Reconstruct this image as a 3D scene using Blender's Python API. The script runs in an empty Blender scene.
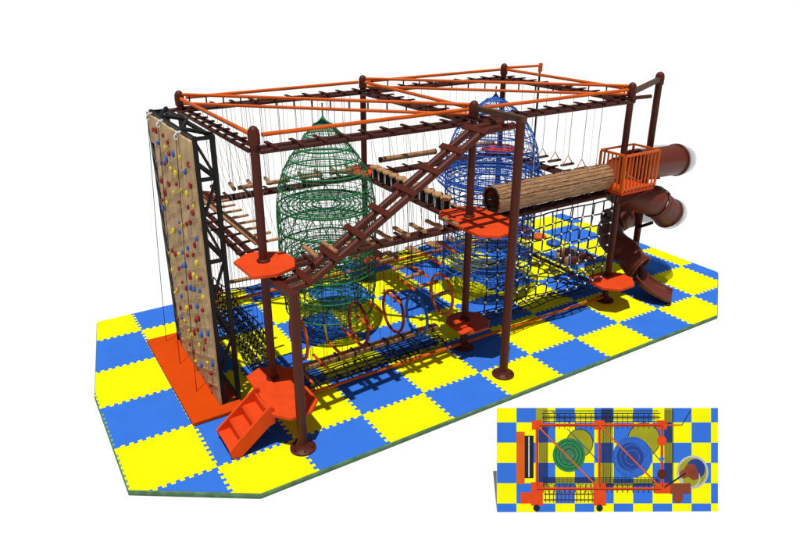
import bpy, bmesh, math, random
from mathutils import Vector, Matrix
random.seed(7)
S = bpy.context.scene
COL = S.collection
V = Vector
PI = math.pi

# ------------------------------------------------------------------ camera
YAW, PITCH, ROLL = -0.54178440, 0.38614854, -0.00508882
CAMPOS = V((-2.62589, -6.66785, 5.44752))
F_ = V((-math.sin(YAW)*math.cos(PITCH), math.cos(YAW)*math.cos(PITCH), -math.sin(PITCH)))
R_ = V((math.cos(YAW), math.sin(YAW), 0)); U_ = R_.cross(F_)
R2 = math.cos(ROLL)*R_ + math.sin(ROLL)*U_; U2 = -math.sin(ROLL)*R_ + math.cos(ROLL)*U_
cd = bpy.data.cameras.new('camera'); cam = bpy.data.objects.new('camera', cd); COL.objects.link(cam)
m = Matrix.Identity(4)
for r in range(3):
    m[r][0] = R2[r]; m[r][1] = U2[r]; m[r][2] = -F_[r]; m[r][3] = CAMPOS[r]
cam.matrix_world = m
cd.sensor_width = 36; cd.lens = 673.219/800*36
cd.shift_x = (400-385.924)/800; cd.shift_y = -(280-252.307)/800
cd.clip_start = .05; cd.clip_end = 1500
S.camera = cam

# ------------------------------------------------------------------ world, lamp
w = bpy.data.worlds.new('World'); S.world = w; w.use_nodes = True
bg = w.node_tree.nodes['Background']; bg.inputs[0].default_value = (.93, .96, 1, 1); bg.inputs[1].default_value = .22
sl = bpy.data.lights.new('sun', 'SUN'); sl.energy = 4.0; sl.angle = math.radians(.6); sl.color = (1, .985, .95)
so = bpy.data.objects.new('sun', sl); COL.objects.link(so)
SUN = V((-.150, -.158, 1)).normalized()           # direction towards the lamp
so.rotation_euler = SUN.to_track_quat('Z', 'Y').to_euler(); so.location = (0, 0, 12)
S.view_settings.view_transform = 'Standard'; S.view_settings.look = 'None'
S.view_settings.exposure = 0; S.view_settings.gamma = 1
S.cycles.max_bounces = 8; S.cycles.transparent_max_bounces = 16
S.cycles.caustics_reflective = False; S.cycles.caustics_refractive = False

# ------------------------------------------------------------------ materials
def mat(name, col, rough=.5, spec=.5, coat=0., var=.12, scale=6., bump=0., bscale=60., metallic=0.):
    M = bpy.data.materials.new(name); M.use_nodes = True
    nt = M.node_tree; b = nt.nodes['Principled BSDF']
    b.inputs['Roughness'].default_value = rough; b.inputs['Specular IOR Level'].default_value = spec
    b.inputs['Coat Weight'].default_value = coat; b.inputs['Coat Roughness'].default_value = .12
    b.inputs['Metallic'].default_value = metallic
    tc = nt.nodes.new('ShaderNodeTexCoord')
    n = nt.nodes.new('ShaderNodeTexNoise'); n.inputs['Scale'].default_value = scale; n.inputs['Detail'].default_value = 5
    nt.links.new(tc.outputs['Object'], n.inputs['Vector'])
    r = nt.nodes.new('ShaderNodeValToRGB')
    r.color_ramp.elements[0].position = .3; r.color_ramp.elements[1].position = .7
    r.color_ramp.elements[0].color = tuple(max(0, c*(1-var)) for c in col)+(1,)
    r.color_ramp.elements[1].color = tuple(min(1, c*(1+var)) for c in col)+(1,)
    nt.links.new(n.outputs['Fac'], r.inputs['Fac']); nt.links.new(r.outputs['Color'], b.inputs['Base Color'])
    mr = nt.nodes.new('ShaderNodeMapRange'); mr.inputs['To Min'].default_value = rough*.8; mr.inputs['To Max'].default_value = min(1, rough*1.25)
    nt.links.new(n.outputs['Fac'], mr.inputs['Value']); nt.links.new(mr.outputs['Result'], b.inputs['Roughness'])
    if bump:
        n2 = nt.nodes.new('ShaderNodeTexNoise'); n2.inputs['Scale'].default_value = bscale; n2.inputs['Detail'].default_value = 4
        nt.links.new(tc.outputs['Object'], n2.inputs['Vector'])
        bp = nt.nodes.new('ShaderNodeBump'); bp.inputs['Strength'].default_value = bump; bp.inputs['Distance'].default_value = .004
        nt.links.new(n2.outputs['Fac'], bp.inputs['Height']); nt.links.new(bp.outputs['Normal'], b.inputs['Normal'])
    return M
def wood(name, a, b_, stretch):
    M = bpy.data.materials.new(name); M.use_nodes = True
    nt = M.node_tree; b = nt.nodes['Principled BSDF']; b.inputs['Roughness'].default_value = .6
    tc = nt.nodes.new('ShaderNodeTexCoord'); mp = nt.nodes.new('ShaderNodeMapping')
    mp.inputs['Scale'].default_value = stretch
    n = nt.nodes.new('ShaderNodeTexNoise'); n.inputs['Scale'].default_value = 9; n.inputs['Detail'].default_value = 6; n.inputs['Distortion'].default_value = .6
    nt.links.new(tc.outputs['Object'], mp.inputs['Vector']); nt.links.new(mp.outputs['Vector'], n.inputs['Vector'])
    r = nt.nodes.new('ShaderNodeValToRGB'); r.color_ramp.elements[0].position = .35; r.color_ramp.elements[1].position = .65
    r.color_ramp.elements[0].color = a+(1,); r.color_ramp.elements[1].color = b_+(1,)
    nt.links.new(n.outputs['Fac'], r.inputs['Fac']); nt.links.new(r.outputs['Color'], b.inputs['Base Color'])
    bp = nt.nodes.new('ShaderNodeBump'); bp.inputs['Strength'].default_value = .5; bp.inputs['Distance'].default_value = .006
    nt.links.new(n.outputs['Fac'], bp.inputs['Height']); nt.links.new(bp.outputs['Normal'], b.inputs['Normal'])
    return M
M = {}
M['white'] = mat('white_studio_floor', (.74, .74, .74), .9, .0, var=.01, scale=.5)
M['yellow'] = mat('yellow_foam', (.82, .80, .003), .85, .03, var=.05, scale=2.3, bump=.25, bscale=180)
M['blue'] = mat('blue_foam', (.034, .150, .60), .85, .03, var=.05, scale=3, bump=.25, bscale=180)
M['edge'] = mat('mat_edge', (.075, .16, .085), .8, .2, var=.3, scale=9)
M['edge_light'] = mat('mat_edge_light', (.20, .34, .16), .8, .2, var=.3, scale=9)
M['post'] = mat('brown_painted_steel', (.078, .0125, .006), .5, .22, coat=.0, var=.12, scale=4)
M['beam'] = mat('dark_brown_steel', (.055, .011, .007), .55, .25, coat=0., var=.2, scale=5)
M['tan'] = mat('grey_brown_steel', (.09, .042, .022), .55, .25, var=.2, scale=5)
M['orange'] = mat('orange_steel', (.60, .098, .006), .5, .2, coat=0., var=.1, scale=4)
M['deck'] = mat('orange_deck', (.66, .056, .007), .6, .15, var=.09, scale=5, bump=.25, bscale=120)
M['pad'] = mat('orange_pad', (.56, .056, .002), .8, .06, var=.05, scale=4, bump=.2, bscale=150)
M['dkdeck'] = mat('dark_red_deck', (.40, .05, .02), .55, .3, var=.2, scale=5)  # darker red deck colour for some low and back platforms
M['black'] = mat('black_steel', (.006, .006, .007), .5, .25, var=.3, scale=8)
M['rope'] = mat('grey_rope', (.66, .66, .66), .9, .1, var=.2, scale=60)
M['ropedark'] = mat('dark_rope', (.035, .03, .03), .9, .1, var=.3, scale=60)
M['net'] = mat('black_net_rope', (.014, .015, .018), .85, .15, var=.3, scale=50)
M['bead'] = mat('white_bead', (.85, .85, .85), .4, .5, var=.03)
M['green'] = mat('green_rope', (.012, .19, .06), .6, .3, var=.2, scale=30)
M['green_thin'] = mat('green_cord', (.03, .17, .08), .7, .2, var=.2, scale=30)
M['navy'] = mat('blue_rope', (.018, .10, .46), .6, .3, var=.2, scale=30)
M['navy_thin'] = mat('blue_cord', (.03, .13, .48), .7, .2, var=.2, scale=30)
M['wall'] = mat('sand_wall_board', (.45, .305, .165), .85, .15, var=.28, scale=4, bump=.9, bscale=22)
M['red'] = mat('red_plastic', (.24, .009, .007), .45, .35, coat=.0, var=.1)
M['hblue'] = mat('blue_plastic', (.018, .10, .42), .45, .35, coat=.0, var=.1)
M['hyel'] = mat('yellow_plastic', (.55, .43, .03), .45, .35, coat=.0, var=.1)
M['tube'] = mat('brown_tube_plastic', (.120, .021, .010), .42, .32, coat=.05, var=.08, scale=3)
M['wood'] = wood('wood_along_x', (.20, .085, .03), (.48, .235, .095), (1, 8, 8))
M['woody'] = wood('wood_along_y', (.20, .085, .03), (.48, .235, .095), (8, 1, 8))
M['stump'] = wood('stump_wood', (.28, .13, .05), (.60, .33, .15), (5, 5, 5))
M['barrel'] = wood('barrel_wood', (.13, .060, .026), (.46, .25, .115), (.8, 9, 9))
def clear():
    m_ = bpy.data.materials.new('clear_plastic'); m_.use_nodes = True; nt = m_.node_tree
    b = nt.nodes['Principled BSDF']; b.inputs['Base Color'].default_value = (.50, .53, .56, 1); b.inputs['Roughness'].default_value = .12
    b.inputs['Coat Weight'].default_value = .4
    n = nt.nodes.new('ShaderNodeTexNoise'); n.inputs['Scale'].default_value = 4
    mr = nt.nodes.new('ShaderNodeMapRange'); mr.inputs['To Min'].default_value = .22; mr.inputs['To Max'].default_value = .38
    nt.links.new(n.outputs['Fac'], mr.inputs['Value']); nt.links.new(mr.outputs['Result'], b.inputs['Alpha'])
    return m_
M['clear'] = clear()

# ------------------------------------------------------------------ mesh helpers (all in world coordinates)
class MB:
    def __init__(s): s.v = []; s.f = []; s.mi = []; s.cur = 0; s.sm = []
    def add(s, vs, fs, smooth=False):
        o = len(s.v); s.v += [V(p) for p in vs]
        for f in fs: s.f.append(tuple(i+o for i in f)); s.mi.append(s.cur); s.sm.append(smooth)
    def obox(s, c, ax, ay, az):              # half-axes
        c = V(c); ax = V(ax); ay = V(ay); az = V(az); vs = []
        for i in (-1, 1):
            for j in (-1, 1):
                for k in (-1, 1): vs.append(c+i*ax+j*ay+k*az)
        fs = [(0, 1, 3, 2), (4, 6, 7, 5), (0, 4, 5, 1), (2, 3, 7, 6), (0, 2, 6, 4), (1, 5, 7, 3)]
        if ax.cross(ay).dot(az) < 0: fs = [f[::-1] for f in fs]
        s.add(vs, fs)
    def box(s, x0, x1, y0, y1, z0, z1):
        s.obox(((x0+x1)/2, (y0+y1)/2, (z0+z1)/2), (abs(x1-x0)/2, 0, 0), (0, abs(y1-y0)/2, 0), (0, 0, abs(z1-z0)/2))
    def bar(s, a, b, w, h, up=(0, 0, 1)):    # rectangular bar
        a = V(a); b = V(b); d = (b-a); L = d.length; d = d/L; up = V(up)
        if abs(d.dot(up)) > .99: up = V((0, 1, 0))
        side = d.cross(up).normalized(); u = side.cross(d)
        s.obox((a+b)/2, d*L/2, side*w/2, u*h/2)
    def tube(s, pts, r, n=8, closed=False, caps=True):
        pts = [V(p) for p in pts]; N = len(pts)
        rr = r if isinstance(r, (list, tuple)) else [r]*N
        tang = []
        for i in range(N):
            if closed: t = pts[(i+1) % N]-pts[i-1]
            else: t = pts[min(i+1, N-1)]-pts[max(i-1, 0)]
            tang.append(t.normalized() if t.length > 1e-9 else V((0, 0, 1)))
        t0 = tang[0]; up = V((0, 0, 1)) if abs(t0.z) < .9 else V((1, 0, 0))
        nrm = t0.cross(up).normalized(); vs = []
        for i in range(N):
            if i:
                nrm = nrm - tang[i]*nrm.dot(tang[i]); nrm.normalize()
            bn = tang[i].cross(nrm)
            for k in range(n):
                a = 2*PI*k/n; vs.append(pts[i]+rr[i]*(math.cos(a)*nrm+math.sin(a)*bn))
        fs = []
        for i in range(N if closed else N-1):
            j = (i+1) % N
            for k in range(n):
                fs.append((i*n+k, i*n+(k+1) % n, j*n+(k+1) % n, j*n+k))
        s.add(vs, fs, True)
        if caps and not closed:
            s.add(vs[:n], [tuple(range(n))[::-1]]); s.add(vs[-n:], [tuple(range(n))])
    def ring(s, c, R, r, axis='z', n=28, k=6, sx=1, sy=1):
        c = V(c); P = []
        for i in range(n):
            a = 2*PI*i/n; x, y = R*math.cos(a)*sx, R*math.sin(a)*sy
            P.append(c+(V((x, y, 0)) if axis == 'z' else V((0, x, y)) if axis == 'x' else V((x, 0, y))))
        s.tube(P, r, k, closed=True)
    def lathe(s, c, prof, n=20):             # prof [(r,z)] bottom to top
        c = V(c); vs = []
        for r, z in prof:
            for k in range(n):
                a = 2*PI*k/n; vs.append(c+V((r*math.cos(a), r*math.sin(a), z)))
        fs = []
        for i in range(len(prof)-1):
            for k in range(n): fs.append((i*n+k, i*n+(k+1) % n, (i+1)*n+(k+1) % n, (i+1)*n+k))
        s.add(vs, fs, True)
        s.add(vs[:n], [tuple(range(n))[::-1]]); s.add(vs[-n:], [tuple(range(n))])
    def prism(s, poly, z0, z1):
        n = len(poly); vs = [(x, y, z0) for x, y in poly]+[(x, y, z1) for x, y in poly]
        s.add(vs, [tuple(range(n))[::-1], tuple(range(n, 2*n))]+[(i, (i+1) % n, n+(i+1) % n, n+i) for i in range(n)])
    def ball(s, c, r, n=8, m_=6, sc=(1, 1, 1)):
        c = V(c); vs = [c+V((0, 0, -r*sc[2]))]
        for i in range(1, m_):
            t = PI*i/m_
            for k in range(n):
                a = 2*PI*k/n; vs.append(c+V((r*sc[0]*math.sin(t)*math.cos(a), r*sc[1]*math.sin(t)*math.sin(a), -r*sc[2]*math.cos(t))))
        vs.append(c+V((0, 0, r*sc[2]))); fs = []
        for k in range(n): fs.append((0, 1+(k+1) % n, 1+k))
        for i in range(m_-2):
            for k in range(n): fs.append((1+i*n+k, 1+i*n+(k+1) % n, 1+(i+1)*n+(k+1) % n, 1+(i+1)*n+k))
        L = len(vs)-1
        for k in range(n): fs.append((1+(m_-2)*n+k, 1+(m_-2)*n+(k+1) % n, L))
        s.add(vs, fs, True)

ORG = {}
def make(name, mb, mats, parent=None, base=None, bevel=0, solid=0, label=None):
    """one mesh object; vertices of mb are world coordinates"""
    if not isinstance(mats, (list, tuple)): mats = [mats]
    org = ORG[parent] if parent is not None else V(base if base is not None else (0, 0, 0))
    me = bpy.data.meshes.new(name); me.from_pydata([tuple(v-org) for v in mb.v], [], mb.f)
    for x in mats: me.materials.append(M[x] if isinstance(x, str) else x)
    me.polygons.foreach_set('material_index', mb.mi); me.polygons.foreach_set('use_smooth', mb.sm); me.update()
    o = bpy.data.objects.new(name, me); COL.objects.link(o)
    if parent is not None: o.parent = parent
    else: o.location = org
    ORG[o] = org
    if bevel:
        b = o.modifiers.new('bevel', 'BEVEL'); b.width = bevel; b.segments = 2; b.limit_method = 'ANGLE'
    if solid:
        b = o.modifiers.new('solid', 'SOLIDIFY'); b.thickness = solid; b.offset = -1
    if label: o['label'] = label
    return o
def tag(o, label, cat, group=None):
    o['label'] = label; o['category'] = cat
    if group: o['group'] = group
    return o
def thing(name, loc, label, cat, group=None):
    o = bpy.data.objects.new(name, None); COL.objects.link(o); o.location = loc; o.empty_display_size = .1
    ORG[o] = V(loc); return tag(o, label, cat, group)
def dup(root, delta, label):
    c = root.copy(); COL.objects.link(c); c.location = root.location+V(delta); c['label'] = label
    for ch in root.children:
        d = ch.copy(); COL.objects.link(d); d.parent = c
        for g in ch.children:
            e = g.copy(); COL.objects.link(e); e.parent = d
    return c
ORD = ['first', 'second', 'third', 'fourth', 'fifth', 'sixth', 'seventh', 'eighth', 'ninth', 'tenth', 'eleventh', 'twelfth', 'thirteenth', 'fourteenth']

# ------------------------------------------------------------------ ground and foam mat floor
GZ = -.068
b = MB(); b.add([(-400, -400, GZ), (400, -400, GZ), (400, 400, GZ), (-400, 400, GZ)], [(0, 1, 2, 3)])
g = make('ground', b, 'white'); g['kind'] = 'structure'; g['label'] = 'plain white studio ground around the mat'

YF, YB, XL, XR = -.70, 4.71, -2.0, 9.36
outline = [(-2.0, .15), (-.72, YF), (7.68, YF), (XR, .43), (XR, YB), (-1.58, YB), (XL, 2.38)]
bm = bmesh.new()
TA = .026; NT = 18
def fq(pts, mi):
    f = bm.faces.new([bm.verts.new((p[0], p[1], 0)) for p in pts]); f.material_index = mi
    f.normal_update()
    if f.normal.z < 0: f.normal_flip()
for ix in range(-2, 10):
    for iy in range(-1, 5):
        mi = (ix+iy) % 2
        fq([(ix+TA, iy+TA), (ix+1-TA, iy+TA), (ix+1-TA, iy+1-TA), (ix+TA, iy+1-TA)], mi)
        for (cx, cy) in ((ix, iy), (ix+1-TA, iy), (ix, iy+1-TA), (ix+1-TA, iy+1-TA)):
            fq([(cx, cy), (cx+TA, cy), (cx+TA, cy+TA), (cx, cy+TA)], mi)
        L = 1-2*TA
        for j in range(NT):                      # puzzle teeth: sign of j says which neighbour owns the tooth
            t0 = TA+L*j/NT; t1 = TA+L*(j+1)/NT; off = 0 if j in (0, NT-1) else (TA*.9 if j % 2 else -TA*.9)
            e = .004 if off > 0 else (-.004 if off < 0 else 0)
            # lower/left edges: this tile owns from off to TA; upper/right edges: from 1-TA to 1+off
            if off < TA*.5:
                pass
            lo = off
            fq([(ix+t0, iy+lo), (ix+t1, iy+lo), (ix+t1, iy+TA), (ix+t0, iy+TA)], mi)
            fq([(ix+lo, iy+t0), (ix+lo, iy+t1), (ix+TA, iy+t1), (ix+TA, iy+t0)], mi)
            fq([(ix+t0, iy+1-TA), (ix+t1, iy+1-TA), (ix+t1, iy+1+off), (ix+t0, iy+1+off)], mi)
            fq([(ix+1-TA, iy+t0), (ix+1+off, iy+t0), (ix+1+off, iy+t1), (ix+1-TA, iy+t1)], mi)
for i in range(len(outline)):
    a = V(outline[i]); q = V(outline[(i+1) % len(outline)]); d = q-a
    bmesh.ops.bisect_plane(bm, geom=bm.verts[:]+bm.edges[:]+bm.faces[:], plane_co=(a.x, a.y, 0), plane_no=(d.y, -d.x, 0), clear_outer=True)
me = bpy.data.meshes.new('floor'); bm.to_mesh(me); bm.free()
me.materials.append(M['yellow']); me.materials.append(M['blue'])
fl = bpy.data.objects.new('floor', me); COL.objects.link(fl); fl['kind'] = 'structure'; fl['label'] = 'blue and yellow interlocking foam mat floor'
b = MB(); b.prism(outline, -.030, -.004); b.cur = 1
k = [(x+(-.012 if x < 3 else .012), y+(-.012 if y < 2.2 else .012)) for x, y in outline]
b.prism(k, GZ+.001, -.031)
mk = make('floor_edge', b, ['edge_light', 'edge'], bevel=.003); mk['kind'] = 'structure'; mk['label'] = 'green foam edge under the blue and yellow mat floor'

# ------------------------------------------------------------------ posts
PX = (.05, 3.26, 6.47); PYF, PYB = .73, 3.87; H = 3.82
def cyl(c, r, z0, z1, n=18):
    b = MB(); b.lathe(c, [(r, z0), (r, z1)], n); return b
def post(x, y, top, label, r=.055, name='steel_post', fl_r=.16, cap=True, group='brown upright posts', collar=True):
    t = thing(name, (x, y, 0), label, 'post', group)
    make('shaft', cyl((x, y, 0), r, .0, top), 'post', t)
    b = MB(); b.lathe((x, y, 0), [(fl_r, .002), (fl_r, .02), (fl_r*.95, .028), (r*1.5, .04), (r*1.3, .085)], 28)
    make('base_flange', b, 'post', t)
    b = MB()
    for i in range(6):
        a = i*PI/3+.3; b.lathe((x+fl_r*.76*math.cos(a), y+fl_r*.76*math.sin(a), 0), [(.013, .025), (.013, .045)], 6)
    make('bolts', b, 'black', t)
    if cap:
        b = MB(); b.lathe((x, y, top), [(r*1.28, -.13), (r*1.33, -.02), (r*1.2, .035), (r*.75, .075), (r*.2, .09)], 18)
        make('cap', b, 'post', t)
    for z in ((2.06,) if collar else ()):
        b = MB(); b.lathe((x, y, 0), [(r*1.3, z), (r*1.3, z+.12)], 18); make('collar', b, 'post', t)
    return t
where = {(0, 0): 'front left corner, standing in the orange step platform', (1, 0): 'front middle, carrying the top of the sloping brown ladder',
         (2, 0): 'front right corner, beside the brown tube slide', (0, 1): 'back left corner, behind the climbing wall',
         (1, 1): 'back middle, behind the green rope dome', (2, 1): 'back right corner, behind the blue rope dome'}
for i, x in enumerate(PX):
    for j, y in enumerate((PYF, PYB)):
        post(x, y, H-.02, 'tall brown steel post at the '+where[(i, j)])
post(.03, -.22, 2.16, 'short brown outrigger post with round foot next to the orange steps', r=.062, fl_r=.165, cap=False, collar=False, name='outrigger_post')
t = post(3.27, -.22, 3.80, 'tall brown outrigger post standing alone on a yellow tile before the middle', r=.062, fl_r=.165, cap=False, collar=False, name='outrigger_post')
b = MB(); b.bar((3.262, PYF-.07, H-.03), (3.27, -.29, H-.03), .085, .07); make('arm', b, 'tan', t)
t = post(7.67, 1.15, 3.84, 'tall brown post with ball top standing inside the spiral slide', r=.06, name='slide_post', collar=False)
b = MB(); b.bar((6.53, .77, H-.10), (7.62, 1.13, 3.80), .07, .075); make('arm', b, 'tan', t)
# thin hanging pole behind the blue dome
t = thing('swing_pole', (7.42, 3.87, .0), 'thin dark pole hanging from an orange arm behind the back right corner', 'pole')
b = MB(); b.tube([(6.53, 3.87, 3.80), (7.44, 3.87, 3.78)], .026, 8); b.bar((7.44, 3.87, 3.83), (7.44, 3.87, 3.66), .07, .05); make('arm', b, 'orange', t)
b = MB(); b.tube([(7.43, 3.87, 3.70), (7.43, 3.87, .06)], .022, 8); make('pole', b, 'black', t)
b = MB(); b.lathe((7.43, 3.87, 0), [(.12, .002), (.12, .02), (.04, .05)], 16); make('base_flange', b, 'post', t)

# ------------------------------------------------------------------ ladders between the posts
def beam_ladder(a, q, z, half, n, name, label, group, rail_mat='beam', off=0, top=True, ext=0, rung_ext=.08, rungw=.05, rail_r=.030):
    """horizontal two-rail ladder between posts a and q"""
    a = V((a[0], a[1], z)); q = V((q[0], q[1], z)); d = (q-a).normalized(); s = d.cross(V((0, 0, 1)))
    a = a+s*off; q = q+s*off
    t = thing(name, a, label, 'overhead beam' if top else 'walkway beam', group)
    for k in (-1, 1):
        b = MB(); b.tube([a+s*half*k-d*ext+d*.03, q+s*half*k+d*ext-d*.03], rail_r, 10); make('rail', b, rail_mat, t)
    L = (q-a).length
    for i in range(n):
        p = a+d*(L*(i+.65)/n)+V((0, 0, rail_r+.012))
        b = MB(); b.bar(p-s*(half+rung_ext), p+s*(half+rung_ext), rungw, .022); make('rung', b, rail_mat, t, bevel=.003)
    if top:
        b = MB(); p0 = a-s*off+V((0, 0, .175))+d*.10; p1 = q-s*off+V((0, 0, .175))-d*.10
        b.tube([p0, p1], .027, 12); make('top_rail', b, 'orange', t)
    return t
P = {(i, j): (PX[i], (PYF, PYB)[j]) for i in range(3) for j in range(2)}
sides = [((0, 0), (1, 0), 'front left side'), ((1, 0), (2, 0), 'front right side'), ((0, 1), (1, 1), 'back left side'),
         ((1, 1), (2, 1), 'back right side'), ((0, 0), (0, 1), 'left end beside the climbing wall'),
         ((1, 0), (1, 1), 'middle between the two rope domes'), ((2, 0), (2, 1), 'right end near the tube slide')]
for a, q, s_ in sides:
    beam_ladder(P[a], P[q], 3.60, .065 if 'left end' in s_ else .10, 10, 'overhead_ladder', 'overhead ladder beam with orange top rail along the '+s_, 'overhead ladder beams', top=True, **(dict(rung_ext=.03) if 'left end' in s_ else {}))
for a, q, s_ in sides:
    beam_ladder(P[a], P[q], 2.08, .062, 9, 'walkway_ladder', 'dark brown middle level ladder beam along the '+s_, 'middle level ladder beams', top=False, rung_ext=.10, rail_r=.040)
b = MB(); b.tube([(6.50, .80, 3.62), (6.98, .75, 3.62)], .032, 10); tag(make('beam_stub', b, 'beam', base=(6.5, .8, 3.62)), 'short brown beam end sticking out past the front right post', 'beam')
b = MB(); b.tube([(-.30, 3.93, 3.58), (.0, 3.90, 3.60)], .032, 10); tag(make('beam_stub', b, 'beam', base=(-.3, 3.93, 3.58)), 'short brown beam end sticking out past the back left post', 'beam')

def truss(a, q, label):
    a = V(a); q = V(q); d = (q-a).normalized(); t = thing('diagonal_truss', a, label, 'truss', 'orange diagonal roof trusses')
    for z in (0, -.135):
        b = MB(); b.tube([a+V((0, 0, z))+d*.06, q+V((0, 0, z))-d*.06], .024, 10); make('chord', b, 'orange', t)
    L = (q-a).length; n = 16
    for i in range(n):
        p = a+d*(L*(i+.6)/n); b = MB(); b.tube([p+V((0, 0, -.02)), p+V((0, 0, -.115))], .012, 6); make('strut', b, 'beam', t)
truss((.05, 3.87, 3.83), (3.26, .73, 3.83), 'orange ladder truss crossing diagonally above the green rope dome')
truss((3.26, 3.87, 3.83), (6.47, .73, 3.83), 'orange ladder truss crossing diagonally above the blue rope dome')

def low_rail(a, q, z, m_, label, r=.026):
    b = MB(); b.tube([a+(z,), q+(z,)], r, 10); tag(make('ground_rail', b, m_, base=a+(z,)), label, 'rail', 'low steel rails')
low_rail((.11, .73), (3.2, .73), .075, 'orange', 'long orange rail on the mat along the front left side')
low_rail((3.32, .73), (6.41, .73), .075, 'orange', 'long orange rail on the mat along the front right side')
low_rail((.11, 3.87), (3.2, 3.87), .22, 'orange', 'low orange rail along the back left side behind the green dome')
low_rail((3.32, 3.87), (6.41, 3.87), .22, 'orange', 'low orange rail along the back right side behind the blue dome')
low_rail((6.47, .85), (6.47, 3.80), .22, 'beam', 'low dark brown rail along the right end behind the rope net', r=.03)

# ------------------------------------------------------------------ platforms
def platform(x, y, z, poly, label, m_='deck'):
    t = thing('platform', (x, y, z), label, 'platform', 'platforms around the posts')
    b = MB(); b.prism([(px, py) for px, py in poly], z-.045, z); make('deck', b, m_, t, bevel=.006)
    b = MB(); b.lathe((x, y, z), [(.085, .001), (.085, .02), (.066, .035)], 18); make('post_collar', b, 'post', t)
    b = MB(); b.lathe((x, y, z), [(.07, -.20), (.075, -.16), (.11, -.05)], 14); make('bracket', b, 'post', t)
    cx = sum(p[0] for p in poly)/len(poly); cy = sum(p[1] for p in poly)/len(poly)
    b = MB(); s_ = [(px*.8+cx*.2, py*.8+cy*.2) for px, py in poly]
    for i in range(0, len(s_), 2):
        b.bar((x, y, z-.17), (s_[i][0], s_[i][1], z-.065), .03, .03)
    make('brace', b, 'post', t)
    return t
def octo(x0, x1, y0, y1, c=.17): return [(x0+c, y0), (x1-c, y0), (x1, y0+c*1.1), (x1, y1-c*1.1), (x1-c, y1), (x0+c, y1), (x0, y1-c*1.1), (x0, y0+c*1.1)]
platform(.05, .73, 2.20, [(-.24, .36), (.05, .28), (.32, .38), (.42, .62), (.38, .90), (.10, 1.09), (-.06, 1.08), (-.27, .92)], 'bright orange eight-sided platform at middle height on the front left post')
low_a = platform(.05, .73, .50, [(-.11, -.21), (.17, -.22), (.35, -.03), (.36, .80), (.26, .98), (-.02, 1.08), (-.24, .96), (-.27, -.02)], 'large low orange platform at the top of the steps')
platform(3.26, .73, 2.20, [(2.90, .05), (3.11, -.13), (3.45, -.10), (3.69, .16), (3.72, .95), (3.55, 1.16), (3.05, 1.18), (2.88, .98)], 'wide bright orange platform at middle height at the left mouth of the wooden barrel')
tb = platform(3.26, .73, .50, octo(2.95, 3.58, .33, .98, .16), 'low dark orange platform on the front middle post', 'dkdeck')
for i, y in enumerate((.40, .55, .70)):
    b = MB(); b.box(2.98, 3.20, y-.045, y+.045, .502, .520) if False else b.obox((3.04+.06*i, y, .512), (.14, .02, 0), (-.01, .045, 0), (0, 0, .009)); make('board', b, 'deck', tb, bevel=.003)
platform(6.47, .73, .50, octo(5.98, 6.75, .20, .90, .2), 'low bright orange platform at the front right post beside the slide exit')
for (i, j), nm in (((0, 1), 'back left post behind the climbing wall'), ((1, 1), 'back middle post'), ((2, 1), 'back right post')):
    x, y = P[(i, j)]
    platform(x, y, 2.20, octo(x-.36, x+.36, y-.38, y+.36, .2), 'red-orange middle height platform on the '+nm, 'dkdeck' if i == 0 else 'deck')
    platform(x, y, .50, octo(x-.33, x+.33, y-.33, y+.33, .18), 'low red-orange platform on the '+nm, 'dkdeck')

# ------------------------------------------------------------------ steps
t = thing('steps', (-.5, .32, 0), 'orange three-tread steps leading up to the low platform at the left', 'steps')
y0, y1 = .03, .52
for y in (y0, y1):
    b = MB(); pr = [(-.80, .01), (-.83, .13), (-.79, .17), (-.28, .585), (-.22, .56), (-.22, .33), (-.30, .31), (-.68, .01)]
    n = len(pr); vs = [(x, y-.018, z) for x, z in pr]+[(x, y+.018, z) for x, z in pr]
    b.add(vs, [tuple(range(n)), tuple(range(n, 2*n))[::-1]]+[(i, n+i, n+(i+1) % n, (i+1) % n) for i in range(n)])
    make('stringer', b, 'deck', t, bevel=.004)
for i in range(3):
    x = -.73+.18*i; z = .12+.135*i
    b = MB(); b.box(x-.085, x+.074, y0+.019, y1-.019, z-.02, z); make('tread', b, 'deck', t, bevel=.003)
    b = MB(); b.box(x+.072, x+.100, y0+.0185, y1-.0185, z-.015, z+.120); make('riser', b, 'deck', t)

# ------------------------------------------------------------------ climbing wall
b = MB(); b.box(-1.02, -.30, .93, 3.52, .004, .055)
tag(make('landing_pad', b, 'pad', base=(-.7, 2.2, 0), bevel=.008), 'long orange landing pad at the foot of the climbing wall', 'pad')
WX = -.57; WY0, WY1 = 1.13, 3.22; WT = 3.72
t = thing('climbing_wall', (-.35, 2.2, 0), 'tall sand coloured climbing wall with coloured holds on a black lattice tower', 'climbing wall')
nc = 4; cw = (WY1-WY0)/nc
for i in range(nc):
    b = MB(); ye = WY0+(i+1)*cw-.008-(.17 if i == nc-1 else 0); b.box(WX-.016, WX+.016, WY0+i*cw+.008, ye, .06, WT-.42 if i == nc-1 else WT-.02)
    if i == nc-1: b.box(WX-.016, WX+.016, WY0+i*cw+.008, WY1, WT-.415, WT-.02)
    wp = make('panel', b, 'wall', t, bevel=.004)
    b = MB()
    for k in range(15):                      # raised slanting ribs of the textured board
        z = .26+k*.22
        if i == nc-1: b.obox((WX-.018, WY0+(i+.30)*cw, z), (.009, 0, 0), (0, cw*.26, -.05), (0, .0, .012))
        else: b.obox((WX-.018, WY0+(i+.5)*cw, z), (.009, 0, 0), (0, cw*.47, -.10), (0, .0, .012))
    make('relief', b, 'wall', wp)
cols = ['red', 'hblue', 'hyel']
spots = []
tries = 0
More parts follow.
